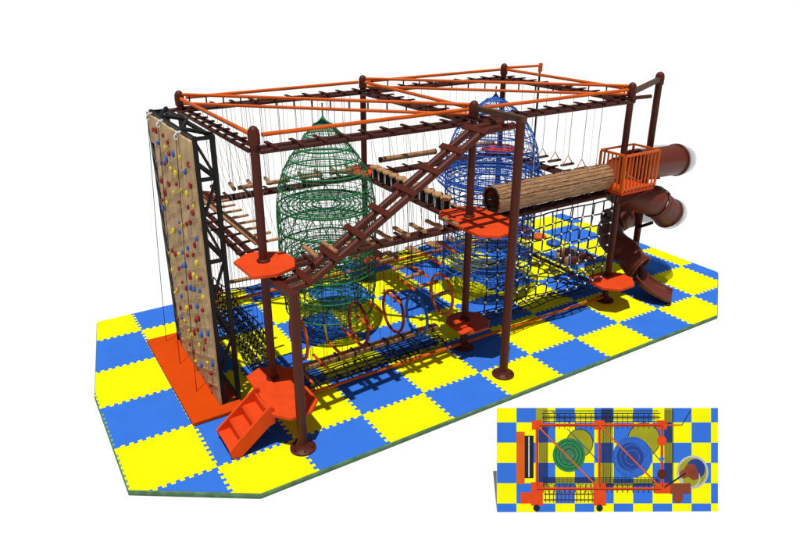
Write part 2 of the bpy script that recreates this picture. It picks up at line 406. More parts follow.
while len(spots) < 94 and tries < 9000:
    tries += 1
    y = random.uniform(WY0+.10, WY1-.20); z = random.uniform(.15, WT-.15)
    if all((y-a)**2+(z-c)**2 > .018 for a, c in spots): spots.append((y, z))
for y, z in spots:
    b = MB(); r = random.uniform(.026, .042)
    b.ball((WX-.03, y, z), r, 7, 5, (.75, random.uniform(.75, 1.1), random.uniform(.9, 1.5)))
    make('climbing_hold', b, random.choices(cols, (4, 3, 4))[0], t)
fx0, fx1, fy0, fy1 = WX+.045, -.31, WY0+.03, WY1+.02
zs = [.03, .55, 1.05, 1.60, 2.15, 2.70, 3.22, WT-.02]
def cbar(a, q, w=.05): b = MB(); b.bar(a, q, w, w); return b
for x in (fx0, fx1):
    for y in (fy0, fy1): make('upright', cbar((x, y, .006), (x, y, WT+.03), .055), 'black', t)
for z in (.05, 1.05, 2.15, 3.22, WT):
    b = MB()
    b.bar((fx0, fy0, z), (fx0, fy1, z), .045, .045); b.bar((fx1, fy0, z), (fx1, fy1, z), .045, .045)
    for y in (fy0, fy1): b.bar((fx0, y, z), (fx1, y, z), .043, .043)
    make('lattice_ring', b, 'black', t)
b = MB()
for i in range(len(zs)-1):
    for y in (fy0,):
        a, q = ((fx1, fx0) if i % 2 == 0 else (fx0, fx1))
        b.bar((a, y, zs[i]), (q, y, zs[i+1]), .032, .032)
make('end_lattice', b, 'black', t)
b = MB()
for k in range(4):
    ya = fy0+(fy1-fy0)/4*k; yb = ya+(fy1-fy0)/4
    b.bar((fx0 if k % 2 else fx1, ya, WT+.035), (fx1 if k % 2 else fx0, yb, WT+.035), .04, .04)
make('top_lattice', b, 'black', t)
b = MB()                                       # zigzag brackets that show past the far edge of the board
for k in range(9):
    z = .14+k*.36; x = WX-.02
    v_ = [(x, 3.25, z+.34), (x, 3.25, z+.16), (x, 3.02, z-.08), (x, 3.02, z+.02)]
    w2 = [(p[0]+.03, p[1], p[2]) for p in v_]
    b.add(v_+w2, [(0, 1, 2, 3), (7, 6, 5, 4), (0, 4, 5, 1), (1, 5, 6, 2), (2, 6, 7, 3), (3, 7, 4, 0)])
b.bar((WX-.005, 3.262, .0), (WX-.005, 3.262, WT), .022, .03)
make('edge_brackets', b, 'black', t)
for i, y in enumerate((3.30, 2.50, 1.64)):
    r_ = thing('belay_rope', (-.76, y, 0), '%s safety rope hanging in front of the climbing wall' % ('far', 'middle', 'near')[i], 'rope', 'safety ropes of the climbing wall')
    yt = min(y, 3.10)
    b = MB(); b.tube([(-.76, y, .06), (-.70, (y+yt)/2, 1.8), (-.615, yt, WT-.06), (-.585, yt, WT+.0)], .005, 5); make('rope', b, 'ropedark', r_)
    b = MB(); b.ring((-.612, yt, WT-.05), .020, .008, 'y', 14, 6, 1, 1.6); make('carabiner', b, 'bead', r_)
    b = MB(); b.bar((fx0, yt, WT+.01), (-.61, yt, WT-.0), .035, .015); make('strap', b, 'bead', r_)

# ------------------------------------------------------------------ sloping ladder
t = thing('sloping_ladder', (.05, .25, 2.03), 'brown two-tube ladder sloping up from the left outrigger to the front middle post', 'ladder')
YL, YH = .135, .365
for y in (YL, YH):
    b = MB(); b.tube([(.02, y, 2.02), (.36, y, 2.05), (.48, y, 2.10), (2.88, y, 3.55), (3.0, y, 3.60), (3.47, y, 3.62)], .050, 12); make('rail', b, 'post', t)
for i in range(8):
    k = i/7; x = .36+k*2.55; z = 2.10+k*1.50
    b = MB(); b.bar((x, YL-.13, z+.01), (x, YH+.13, z+.01), .085, .035, up=(-.52, 0, .86)); make('cross_plate', b, 'post', t, bevel=.004)
t = thing('brace_arm', (.04, -.22, 2.1), 'brown bent arm joining the short outrigger post to the front left post', 'brace')
b = MB(); b.bar((.045, .66, 2.02), (.03, -.24, 2.12), .075, .085); make('arm', b, 'post', t, bevel=.006)
b = MB(); b.bar((.16, .55, 2.02), (.04, .02, 2.07), .06, .06); make('strut', b, 'post', t, bevel=.006)

# ------------------------------------------------------------------ hung wooden elements
def rope2(t, pts, r=.005, m_='rope'):
    for a, q in pts:
        b = MB(); b.tube([a, q], r, 5, caps=False); make('rope', b, m_, t)
# front left: planks on edge of the walkway
n = 9
first = None
for i in range(n):
    x = .50+i*.262
    lab = '%s wooden step plank from the left along the front edge of the left bay' % ORD[i]
    if first is None:
        first = thing('step_plank', (x, .28, 2.36), lab, 'plank', 'hanging wooden step planks')
        b = MB(); b.bar((x, .13, 2.38), (x, .50, 2.38), .055, .04); make('plank', b, 'woody', first, bevel=.008)
        rope2(first, [((x, .17, 2.40), (x+.02, .62, 3.60)), ((x, .46, 2.40), (x+.02, .66, 3.62))], .0024, 'ropedark')
    else: dup(first, (i*.262, 0, 0), lab)
# back left: mixed short logs (pairs of ropes)
first = None
for i in range(9):
    x = .42+i*.315
    lab = '%s short log from the left in the swinging log row at the back left' % ORD[i]
    if first is None:
        first = thing('swing_log', (x, PYB, 2.3), lab, 'log', 'short swinging logs at the back left')
        b = MB(); b.tube([(x-.02, PYB-.19, 2.27), (x+.03, PYB+.17, 2.27)], .034, 10); make('log', b, 'woody', first)
        rope2(first, [((x-.015, PYB-.15, 2.29), (x, PYB-.12, 3.60)), ((x+.025, PYB+.13, 2.29), (x, PYB+.12, 3.60))])
    else: dup(first, (i*.315, 0, 0), lab)
for i, (x, y) in enumerate(((.95, 3.62), (1.45, 3.62), (2.05, 3.62), (2.62, 3.62))):
    t = thing('balance_log', (x, y, 2.32), '%s lengthwise log from the left hung inside the back left beam' % ORD[i], 'log', 'lengthwise logs at the back left')
    b = MB(); b.tube([(x-.19, y, 2.30), (x+.19, y, 2.30)], .036, 10); make('log', b, 'wood', t)
    rope2(t, [((x-.15, y, 2.32), (x-.15, 3.76, 3.6)), ((x+.15, y, 2.32), (x+.15, 3.76, 3.6))])
# back right: one long log, shorter one beyond
for i, (xa, xb) in enumerate(((3.46, 4.66), (4.85, 6.05))):
    t = thing('long_log', (xa, 3.64, 2.4), ('long round log hanging at the back, left of the blue dome', 'long round log hanging at the back, seen through the blue dome')[i], 'log', 'long hanging logs')
    b = MB(); b.tube([(xa, 3.62, 2.40), (xb, 3.62, 2.40)], .052, 12); make('log', b, 'wood', t)
    for x in (xa-.004, xb+.004): b = MB(); b.tube([(x-.012, 3.62, 2.40), (x+.012, 3.62, 2.40)], .056, 12); make('end_band', b, 'black', t)
    rope2(t, [((x, 3.64, 2.44), (x, 3.77, 3.6)) for x in [xa+.08+j*(xb-xa-.16)/7 for j in range(8)]], .003)
# left end: long plank with short cross rungs
t = thing('balance_board', (.2, 2.4, 2.24), 'long wooden balance board running from front to back beside the climbing wall', 'board')
b = MB(); b.bar((.19, 1.24, 2.235), (.15, 3.62, 2.235), .105, .035); make('board', b, 'woody', t, bevel=.006)
for i in range(8):
    y = 1.35+i*.29
    b = MB(); b.bar((.20, y, 2.20), (.52, y+.01, 2.20), .045, .03); make('cross_rung', b, 'stump', t, bevel=.004)
    rope2(t, [((.50, y, 2.21), (.16, y, 3.60))], .003)
# middle transverse beam: round stumps on posts
first = None
for i in range(11):
    y = 1.32+i*.215
    lab = '%s round wooden stump from the front on the beam between the two domes' % ORD[i]
    if first is None:
        first = thing('stepping_stump', (3.26, y, 2.2), lab, 'stump', 'wooden stumps between the domes')
        b = MB(); b.lathe((3.26, y, 2.14), [(.062, .0), (.062, .16)], 12); make('sleeve', b, 'black', first)
        b = MB(); b.lathe((3.26, y, 2.30), [(.085, .002), (.09, .012), (.09, .045), (.08, .052)], 16); make('top_disc', b, 'stump', first)
        b = MB()
        for k in range(4):
            a = k*PI/2+.4; b.tube([(3.26+.075*math.cos(a), y+.075*math.sin(a), 2.14), (3.26+.075*math.cos(a), y+.075*math.sin(a), 2.30)], .008, 5)
        make('chain', b, 'bead', first)
    else: dup(first, (0, i*.215, 0), lab)
b = MB(); b.bar((3.43, 1.15, 2.16), (3.43, 3.5, 2.16), .09, .04); tag(make('walk_plank', b, 'woody', base=(3.43, 1.15, 2.16), bevel=.006), 'long narrow wooden plank lying beside the stump row', 'plank')
# right end: stirrups on ropes
first = None
for i in range(7):
    y = 1.30+i*.335
    lab = '%s triangular stirrup swing from the front at the right end' % ORD[i]
    if first is None:
        first = thing('stirrup_swing', (6.47, y, 2.3), lab, 'swing', 'stirrup swings at the right end')
        b = MB(); b.bar((6.33, y, 2.26), (6.64, y, 2.26), .06, .035); make('foot_bar', b, 'tan', first, bevel=.004)
        b = MB(); b.tube([(6.38, y, 2.28), (6.485, y, 2.43), (6.60, y, 2.28)], .009, 6); make('bow', b, 'orange', first)
        rope2(first, [((6.485, y, 2.43), (6.485, y, 3.6))], .006)
    else: dup(first, (0, i*.335, 0), lab)
# ropes hanging below the middle beams (carry the low elements)
def curtain(a, q, n, z0, z1, label, m_='rope', r=.0030):
    a = V(a); q = V(q); t = thing('hanging_ropes', (a.x, a.y, z1), label, 'ropes', 'rows of thin hanging ropes')
    for i in range(n):
        p = a.lerp(q, (i+.5)/n); b = MB(); b.tube([(p.x, p.y, z0), (p.x, p.y, z1)], r, 4, caps=False); make('rope', b, m_, t)
curtain((3.14, 1.2, 0), (3.14, 3.6, 0), 18, .55, 2.06, 'row of thin ropes under the middle beam between the domes', 'ropedark')
curtain((.35, 3.98, 0), (3.0, 3.98, 0), 16, .55, 2.06, 'row of thin ropes under the back left beam')
curtain((.16, 1.2, 0), (.16, 3.6, 0), 14, .75, 2.06, 'row of thin ropes under the left end beam', 'ropedark')
curtain((.5, .62, 0), (3.0, .62, 0), 14, .50, 2.04, 'row of thin dark ropes under the front left beam', 'ropedark', .004)
curtain((.35, 3.75, 0), (3.0, 3.75, 0), 18, 2.3, 3.6, 'row of thin grey ropes above the back left logs')

# ------------------------------------------------------------------ low level, front left bay
# rising rungs
first = None
for i in range(11):
    x = .50+i*.232; z = .40+i*.142
    c = 'hyel' if i in (2, 3) else 'orange'
    t = thing('rising_rung', (x, .72, z), '%s orange rung from the bottom of the rising rung bridge in the front left bay' % ORD[i], 'rung', 'orange rungs rising to the middle platform')
    b = MB(); b.tube([(x, .90, z+.02), (x+.03, .50, z-.02)], .020, 8); make('bar', b, 'orange', t)
    if c == 'hyel':
        b = MB(); b.tube([(x, .90, z+.02), (x-.03, .93, z+.28)], .016, 6); make('sleeve', b, c, t)
    rope2(t, [((x, .90, z+.03), (x-.03, .84, 2.05))], .0035, 'ropedark')
    rope2(t, [((x+.03, .50, z-.02), (x+.02, .60, 2.05))], .0035, 'ropedark')
# hoops
hc = [('orange', .56, .86), ('red', 1.50, .80), ('red', 2.10, .84), ('hblue', 2.52, .66), ('orange', 2.98, .90)]
nm = {'orange': 'orange', 'hyel': 'yellow', 'red': 'red', 'hblue': 'blue'}
seen = {}
for c, x, z in hc:
    seen[c] = seen.get(c, 0)+1
    lb = {'orange': ('orange hoop next to the left outrigger post', 'orange hoop nearest the middle post'), 'red': ('dark red hoop standing alone below the green dome', 'red hoop beside the blue hoop'),
          'hyel': ('yellow hoop nearest the left outrigger post', 'yellow hoop between the two red hoops'), 'hblue': ('blue hoop hanging over the wooden beam',)}[c][seen[c]-1]
    t = thing('hanging_hoop', (x, .98, z), lb, 'hoop', 'coloured hoops in the front left bay')
    b = MB(); b.ring((x, .98, z), .29, .023, 'x', 32, 8, 1, 1.12); make('hoop', b, c, t)
    rope2(t, [((x, .98, z+.32), (x, .84, 2.06))], .004, 'ropedark')
t = thing('balance_beam', (.5, 1.08, .3), 'long low wooden balance beam behind the orange ground rail at the front left', 'beam')
b = MB(); b.bar((.42, 1.06, .30), (2.98, 1.08, .30), .13, .06); make('beam', b, 'wood', t, bevel=.008)
b = MB()
for i in range(9): b.box(.60+i*.28, .63+i*.28, .99, 1.15, .262, .338)
make('strap', b, 'ropedark', t)
def gridnet(name, o, u, v, nu, nv, r, m_, label, cat, beads=False, beadr=.02, jitter=.006, border=None, group=None, sag=.03):
    """net spanned by vectors u, v from o with nu x nv cells"""
    o = V(o); u = V(u); v = V(v); t = thing(name, o, label, cat, group)
    nrm = u.cross(v).normalized()
    G = [[o+u*i/nu+v*j/nv+u.normalized()*random.uniform(-jitter, jitter)+v.normalized()*random.uniform(-jitter, jitter)+nrm*(sag*math.sin(i*.9+j*.7)) for j in range(nv+1)] for i in range(nu+1)]
    b = MB()
    for i in range(nu+1): b.tube([G[i][j] for j in range(nv+1)], r, 5)
    for j in range(nv+1): b.tube([G[i][j] for i in range(nu+1)], r, 5)
    make('mesh', b, m_, t)
    if beads:
        for i in range(nu+1):
            for j in range(nv): b = MB(); b.ball(G[i][j], beadr, 7, 5); make('knot', b, 'bead', t)
    return t
gridnet('floor_net', (.40, .76, .13), (2.55, 0, 0), (0, .26, .04), 15, 3, .012, 'net', 'flat black net between the orange ground rail and the wooden beam', 'net', sag=.008)
gridnet('cargo_net', (3.50, .56, .60), (2.62, 0, 0), (0, 0, 1.44), 12, 7, .0125, 'net', 'hanging black rope net with white knots below the wooden barrel', 'net', beads=True, beadr=.020)
gridnet('side_net', (.12, 1.05, .12), (0, 2.55, 0), (.10, 0, .72), 15, 6, .011, 'net', 'black rope net with white knots at the left end behind the climbing wall', 'net', beads=True, beadr=.017)
gridnet('back_net', (.40, 3.95, .28), (2.5, 0, 0), (0, .22, 0), 14, 2, .011, 'net', 'flat black net along the low back left rail', 'net')
gridnet('back_net', (3.60, 3.95, .28), (2.5, 0, 0), (0, .22, 0), 14, 2, .011, 'net', 'flat black net along the low back right rail', 'net')
gridnet('floor_net', (3.66, .80, .28), (2.4, 0, 0), (0, .34, 0), 13, 3, .010, 'net', 'flat black net low down behind the hanging cargo net', 'net')
t = thing('low_log', (.82, 3.72, .58), 'horizontal wooden log hanging low at the back left', 'log')
b = MB(); b.tube([(.52, 3.80, .60), (1.14, 3.80, .58)], .034, 10); make('log', b, 'wood', t); rope2(t, [((.58, 3.8, .62), (.58, 3.9, 2.04)), ((1.08, 3.8, .62), (1.08, 3.9, 2.04))], .003, 'ropedark')
for i in range(5):
    x = 3.72+i*.50
    t = thing('swing_board', (x, 3.70, .5), '%s low swing board from the left along the back right side' % ORD[i], 'board', 'low swing boards at the back right')
    b = MB(); b.bar((x, 3.50, .46), (x, 3.86, .46), .16, .035); make('board', b, 'woody', t, bevel=.005)
    rope2(t, [((x, 3.54, .48), (x, 3.80, 2.06)), ((x, 3.84, .48), (x, 3.92, 2.06))], .004, 'ropedark')
for i in range(5):
    y = 1.32+i*.42
    t = thing('hanging_log', (3.26, y, .6), '%s low hanging log from the front under the middle beam' % ORD[i], 'log', 'low hanging logs in the middle')
    b = MB(); b.tube([(3.06, y, .70), (3.46, y+.02, .70)], .036, 10); make('log', b, 'wood', t)
    rope2(t, [((3.10, y, .70), (3.15, y, 2.05)), ((3.42, y, .70), (3.37, y, 2.05))], .004, 'ropedark')
# right end low: coloured discs / ring of logs
for i, (y, c, nmx) in enumerate(((1.25, 'tube', 'brown'), (2.10, 'hblue', 'blue'), (2.52, 'orange', 'orange'), (2.95, 'red', 'red'), (3.35, 'hyel', 'yellow'))):
    t = thing('disc_swing', (6.47, y, .6), '%s round disc swing hanging low at the right end' % nmx, 'swing', 'disc swings at the right end')
    b = MB(); b.lathe((6.47, y, .62), [(.12, 0), (.15, .02), (.15, .06), (.10, .09), (.03, .12)], 20); make('disc', b, c, t)
    rope2(t, [((6.47, y, .70), (6.47, y, 2.08))], .009, 'ropedark')
t = thing('log_ring', (6.47, 1.68, .5), 'ring of short upright wooden logs hanging behind the cargo net', 'log ring')
for i in range(12):
    a = i*PI/6; x = 6.50+.22*math.cos(a); y = 1.68+.22*math.sin(a)
    b = MB(); b.lathe((x, y, .44), [(.046, 0), (.050, .01), (.050, .15), (.044, .16)], 10); make('log', b, 'stump' if i % 2 else 'tube', t)
rope2(t, [((6.50+.20*math.cos(a), 1.68+.20*math.sin(a), .6), (6.48, 1.68, 2.06)) for a in (0, PI/2, PI, 3*PI/2)], .005, 'ropedark')

# ------------------------------------------------------------------ wooden barrel tunnel
t = thing('barrel_tunnel', (3.64, .73, 2.14), 'long tunnel of wooden slats on the middle level at the front right', 'tunnel')
xa, xb, yc, zc, R = 3.66, 6.08, .73, 2.385, .195
b = MB(); n = 20
for i in range(n):
    a = 2*PI*(i+.5)/n; w_ = 2*PI*R/n*.47
    c = V((0, yc+R*math.cos(a), zc+R*math.sin(a))); rad = V((0, math.cos(a), math.sin(a))); tn = V((0, -math.sin(a), math.cos(a)))
    j0 = random.uniform(-.02, .02); j1 = random.uniform(-.02, .02)
    c.x = (xa+xb)/2+(j0+j1)/2
    b.obox(c+rad*random.uniform(-.008, .009), V(((xb-xa)/2+(j1-j0)/2, 0, 0)), tn*w_, rad*.014)
make('slats', b, 'barrel', t, bevel=.005)
for x in [xa+.03+i*(xb-xa-.06)/6 for i in range(7)]:
    b = MB(); b.ring((x, yc, zc), R-.03, .018, 'x', 28, 6); make('hoop', b, 'black', t)
    b = MB(); b.bar((x, yc-.05, 2.135), (x, yc-.05, 2.20), .05, .05); make('saddle', b, 'black', t)
rope2(t, [((x, yc-.12, zc+R*.8), (x, yc-.10, 3.58)) for x in (4.35, 4.95, 5.55)], .003, 'rope')

# ------------------------------------------------------------------ deck with railing
t = thing('railed_deck', (6.5, .62, 2.2), 'orange railed landing at the top of the tube slide', 'deck')
dx0, dx1, dy0, dy1, dz = 6.07, 6.86, .34, .86, 2.20
b = MB(); b.box(dx0, dx1, dy0, dy1, dz-.05, dz); make('floor_board', b, 'deck', t, bevel=.005)
def fence(a, q, n):
    f = MB(); a = V(a); q = V(q); up = V((0, 0, .61))
    f.bar(a+up, q+up, .035, .035); fo = make('railing', f, 'orange', t)
    f = MB(); f.bar(a+V((0, 0, .05)), q+V((0, 0, .05)), .03, .03); make('lower_rail', f, 'orange', fo)
    for i in range(n+1):
        p = a.lerp(q, i/n); b = MB(); b.bar(p+V((0, 0, .0)), p+V((0, 0, .595)), .022 if 0 < i < n else .032, .022 if 0 < i < n else .032); make('baluster', b, 'orange', fo)
fence((dx0, dy0, dz), (dx1, dy0, dz), 9)
fence((dx0, dy1, dz), (dx0, dy0+.04, dz), 6)
b = MB(); b.bar((dx0, dy1, dz+.61), (dx1, dy1, dz+.61), .03, .03); b.bar((dx1, dy0, dz+.61), (dx1, dy1, dz+.61), .03, .03)
b.bar((dx1, dy1, dz), (dx1, dy1, dz+.595), .03, .03); make('back_rail', b, 'orange', t)
b = MB(); b.bar((6.9, .4, 2.13), (6.50, .68, 1.85), .04, .04); b.bar((6.1, .4, 2.13), (6.44, .70, 1.85), .04, .04); make('brace', b, 'post', t)

# ------------------------------------------------------------------ tube slide
t = thing('tube_slide', (7.4, .7, 0), 'brown spiral tube slide with clear plastic bends at the right end', 'slide')
TR = .265
def arc(cx, cy, r, a0, a1, z0, z1, n=10):
    return [(cx+r*math.cos(math.radians(a0+(a1-a0)*i/n)), cy+r*math.sin(math.radians(a0+(a1-a0)*i/n)), z0+(z1-z0)*i/n) for i in range(n+1)]
def seg(name, pts, m_, label=None, flange=True, TR=TR):
    P_ = []
    for i in range(len(pts)-1):
        a = V(pts[i]); q = V(pts[i+1]); k = max(1, int((q-a).length/.12))
        P_ += [a.lerp(q, j/k) for j in range(k)]
    P_.append(V(pts[-1]))
    b = MB(); b.tube(P_, TR, 28, caps=False); o = make(name, b, m_, t, solid=.012, label=label)
    if flange:
        for a, q in ((P_[0], P_[1]), (P_[-1], P_[-2])):
            d = (q-a).normalized(); b = MB(); b.tube([a+d*.002, a+d*.03], TR+.022, 28); 
            # open collar instead of a closed disc
            b = MB(); b.tube([a, a+d*.032], TR+.022, 28, caps=False); make('collar', b, 'tube' if m_ == 'tube' else 'clear', o, solid=.018)
    return o
yf, yb_ = .72, 1.62; xr, xl = 7.88, 7.48; rr = (yb_-yf)/2; ym = (yf+yb_)/2
seg('upper_tube', [(6.82, yf, 2.47), (xr, yf, 2.43)], 'tube')
seg('clear_bend', arc(xr, ym, rr, -90, 90, 2.42, 2.16, 16), 'clear', 'clear upper bend')
seg('rear_tube', [(xr, yb_, 2.15), (xl, yb_, 2.05)], 'tube')
seg('left_bend', arc(xl, ym, rr, 90, 270, 2.04, 1.74, 16), 'tube', flange=False)
seg('middle_tube', [(xl, yf, 1.70), (xr, yf-.02, 1.42)], 'tube')
seg('clear_bend', arc(xr, ym, rr, -90, 90, 1.41, 1.16, 16), 'clear', 'clear lower bend')
seg('rear_tube', [(xr, yb_, 1.15), (xl, yb_, 1.04)], 'tube')
seg('left_bend', [(xl, yb_, 1.04)]+arc(7.62, 1.16, .46, 105, 205, .99, .72, 12)+[(7.17, .84, .65), (7.15, .72, .58), (7.18, .60, .52)], 'tube', TR=.245)
# chute
path = [V(p) for p in ((7.12, .60, .31), (7.18, .51, .24), (7.25, .41, .165), (7.33, .31, .10), (7.42, .20, .06), (7.49, .10, .045))]
b = MB(); vs = []; K = 17
for i, p in enumerate(path):
    d = (path[min(i+1, len(path)-1)]-path[max(i-1, 0)]); d = V((d.x, d.y, 0)).normalized(); sd = V((-d.y, d.x, 0))
    wd = (.24, .28, .30, .31, .30, .27)[i]; hg = .17-.024*i
    for k in range(K):
        f = -1+2*k/(K-1); x = math.copysign(min(1, abs(f)*1.35), f); z = max(0, abs(f)-.45)/.55
        vs.append(p+sd*wd*x*(1+.05*z)+V((0, 0, hg*z**1.2)))
fs = [(i*K+k, i*K+k+1, (i+1)*K+k+1, (i+1)*K+k) for i in range(len(path)-1) for k in range(K-1)]
b.add(vs, fs, True); make('exit_chute', b, 'tube', t, solid=.022)
b = MB(); rim = [vs[i*K] for i in range(len(path))]+[vs[(len(path)-1)*K+k] for k in range(1, K-1)]+[vs[i*K+K-1] for i in range(len(path)-1, -1, -1)]
b.tube(rim, .016, 8); make('chute_rim', b, 'tube', t)
b = MB(); b.bar((7.63, 1.15, 2.02), (7.50, .74, 2.15), .05, .05); b.bar((7.65, 1.15, 1.86), (7.55, 1.60, 1.82), .05, .05); b.bar((7.65, 1.15, 1.05), (7.50, .74, 1.30), .05, .05)
make('bracket', b, 'black', t)

# ------------------------------------------------------------------ rope domes
def interp(prof, z):
    for (r0, z0), (r1, z1) in zip(prof, prof[1:]):
        if z0 >= z >= z1: return r0+(r1-r0)*(z0-z)/(z0-z1)
    return prof[-1][0]
def dome(name, cx, cy, prof, hoops, meridians, discs, thick, thin, label, brim=None, rT=.012, rt=.005, zig=None, minor=0, inner=None):
    t = thing(name, (cx, cy, prof[-1][1]), label, 'rope net')
    ztop = prof[0][1]; zbot = prof[-1][1]; n = 40
    for z in hoops:
        b = MB(); b.ring((cx, cy, z), interp(prof, z), rT, 'z', 44, 6); make('hoop', b, thick, t)
    b = MB()
    for k in range(meridians):
        a = 2*PI*k/meridians; pts = []
        for i in range(n+1):
            z = ztop+(zbot-ztop)*i/n; r = interp(prof, z); pts.append((cx+r*math.cos(a), cy+r*math.sin(a), z))
        b.tube(pts, rt, 4, caps=False)
    for i in range(minor):
        z = ztop-.1-(ztop-.1-zbot)*i/minor; b.ring((cx, cy, z), interp(prof, z), rt, 'z', 36, 4)
    make('side_net', b, thin, t)
    if zig:
        z0, z1, m_, turns = zig; b = MB()
        for s_ in (-1, 1):
            for k in range(m_):
                pts = []
                for i in range(13):
                    z = z0+(z1-z0)*i/12; a = 2*PI*k/m_+s_*turns*i/12; r = interp(prof, z)+.004; pts.append((cx+r*math.cos(a), cy+r*math.sin(a), z))
                b.tube(pts, rt*1.6, 4, caps=False)
        make('crossed_net', b, thick, t)
    if inner:
        b = MB(); z0, z1, ri_ = inner
        for k in range(meridians//2):
            a = 2*PI*(k+.5)/(meridians//2); b.tube([(cx+ri_*.85*math.cos(a), cy+ri_*.85*math.sin(a), z0), (cx+ri_*math.cos(a+.25), cy+ri_*math.sin(a+.25), (z0+z1)/2), (cx+ri_*math.cos(a+.5), cy+ri_*math.sin(a+.5), z1)], rt, 4, caps=False)
        for i in range(14): b.ring((cx, cy, z0+(z1-z0)*i/13), ri_*(.85+.15*min(1, 2*i/13)), rt, 'z', 30, 4)
        make('inner_net', b, thin, t)
    for z, r0, nr in discs:
        b = MB(); R_o = interp(prof, z)
        for i in range(nr): b.ring((cx, cy, z), r0+(R_o-r0)*i/nr, rT*.8 if i else rT*1.1, 'z', 36, 5)
        for k in range(18):
            a = 2*PI*k/18; b.tube([(cx+r0*math.cos(a), cy+r0*math.sin(a), z), (cx+R_o*math.cos(a), cy+R_o*math.sin(a), z)], rt, 4, caps=False)
        make('net_floor', b, thick, t)
    if brim:
        z, ro, dz_ = brim; b = MB(); ri = interp(prof, z)
        for k in range(5): 
            f = k/4; b.ring((cx, cy, z+dz_*(.5-abs(f-.5))*2*.6-dz_*.3), ri+(ro-ri)*f, rT, 'z', 44, 5)
        for k in range(36):
            a = 2*PI*k/36; e = 2*PI*(k+1)/36
            b.tube([(cx+ri*math.cos(a), cy+ri*math.sin(a), z+.12), (cx+(ro-.02)*math.cos(e), cy+(ro-.02)*math.sin(e), z+.03), (cx+ro*math.cos(e), cy+ro*math.sin(e), z-.05), (cx+ri*math.cos(a), cy+ri*math.sin(a), z-.20)], rT*.7, 4, caps=False)
        b.ring((cx, cy, z-.20), ri+.003, rT, 'z', 44, 5)
        make('brim', b, thick, t)
    b = MB(); b.tube([(cx, cy, ztop-.02), (cx, cy, H-.06)], .012, 6); make('suspension_rope', b, thick, t)
    b = MB(); b.lathe((cx, cy, ztop-.04), [(.09, 0), (.05, .05), (.015, .10)], 14); make('crown_cap', b, thick, t)
    return t
gp = [(.05, 3.50), (.14, 3.44), (.29, 3.28), (.41, 3.10), (.53, 2.94), (.64, 2.75), (.72, 2.52), (.76, 2.28), (.77, 2.0), (.77, 1.4), (.76, .9), (.72, .45)]
dome('green_rope_dome', 1.74, 2.39, gp, [3.44, 3.28, 3.10, 2.94, 2.75, 2.50, 2.20, 1.86, 1.52, 1.15, .80, .45], 44,
     [(2.20, .22, 7), (1.42, .22, 6), (.62, .2, 5)], 'green', 'green_thin', 'tall green bell-shaped rope climbing dome in the left bay', rT=.0135, rt=.0050, zig=(2.28, 1.45, 17, .55), minor=34, inner=(.48, 1.6, .58))
bp_ = [(.04, 3.58), (.16, 3.53), (.36, 3.38), (.53, 3.20), (.67, 2.98), (.77, 2.72), (.82, 2.42), (.82, 2.15), (.81, 1.9), (.82, 1.2), (.82, .5)]
dome('blue_rope_dome', 4.95, 2.28, bp_, [3.53, 3.38, 3.20, 2.98, 2.72, 2.45, 2.15, 1.9, 1.6, 1.3, 1.0, .7, .5], 38,
     [(2.16, .25, 5), (1.35, .25, 5), (.7, .25, 5)], 'navy', 'navy_thin', 'large blue dome-shaped rope climbing net with a wide brim in the right bay', brim=(2.20, .97, .12), rT=.0125, rt=.0062, minor=30, inner=(.52, 1.7, .62))

# ------------------------------------------------------------------ printed plan board in front of the mat
BC = V((2.50, -2.92, GZ))
d0 = 7.50; sc = d0/673.219
def pix(u, v, d):
    return CAMPOS+d*(F_+R2*((u-385.924)/673.219)+U2*((252.307-v)/673.219))
O = pix(497, 512, d0); ex = R2*(221*sc); ey = U2*(104*sc); en = -F_
t = thing('plan_board', tuple(pix(607.5, 512, d0)), 'flat printed board with a top view plan of the playground', 'sign board')
def bb(x, y, h=0.):                    # plan coordinates (metres) -> board surface
    u = (x+2.0)/11.36; v = (y+.42)/5.13
    return O+ex*u+ey*v+en*h
b = MB(); th = .018
b.obox(O+ex*.5+ey*.5-en*(th/2+.001), ex*.5, ey*.5, en*th/2); make('panel', b, 'bead', t)
b = MB(); b.bar(O+ex*.5+ey*.8-en*.03, V((O+ex*.5).to_tuple())-en*.25+V((0, 0, -(O+ex*.5-en*.25).z+GZ+.02)), .05, .03); make('prop', b, 'tan', t)
PR = ['yellow', 'blue', 'orange', 'post', 'net', 'green', 'navy', 'olive', 'deepblue', 'deck', 'clear_print', 'rope', 'tube_print', 'green_thin']
M['tube_print'] = mat('brown_print', (.22, .045, .02), .6, .2, var=.2); M['olive'] = mat('olive_shadow_print', (.30, .29, .01), .6, .2, var=.1); M['deepblue'] = mat('deep_blue_print', (.015, .045, .22), .6, .2, var=.1); M['clear_print'] = mat('grey_print', (.42, .45, .46), .6, .2, var=.1)  # olive, deep blue: shadowed mat tiles on the plan; deep blue also fills a dome
pb = MB()
def quad(x0, x1, y0, y1, c, h=.0006): pb.cur = PR.index(c); pb.add([bb(x0, y0, h), bb(x1, y0, h), bb(x1, y1, h), bb(x0, y1, h)], [(0, 1, 2, 3)])
def line(a, q, w_, c, h): 
    a = V(a); q = V(q); d = (q-a).normalized(); n_ = V((-d.y, d.x))*w_/2; pb.cur = PR.index(c)
    pb.add([bb(*(a-n_), h), bb(*(q-n_), h), bb(*(q+n_), h), bb(*(a+n_), h)], [(0, 1, 2, 3)])
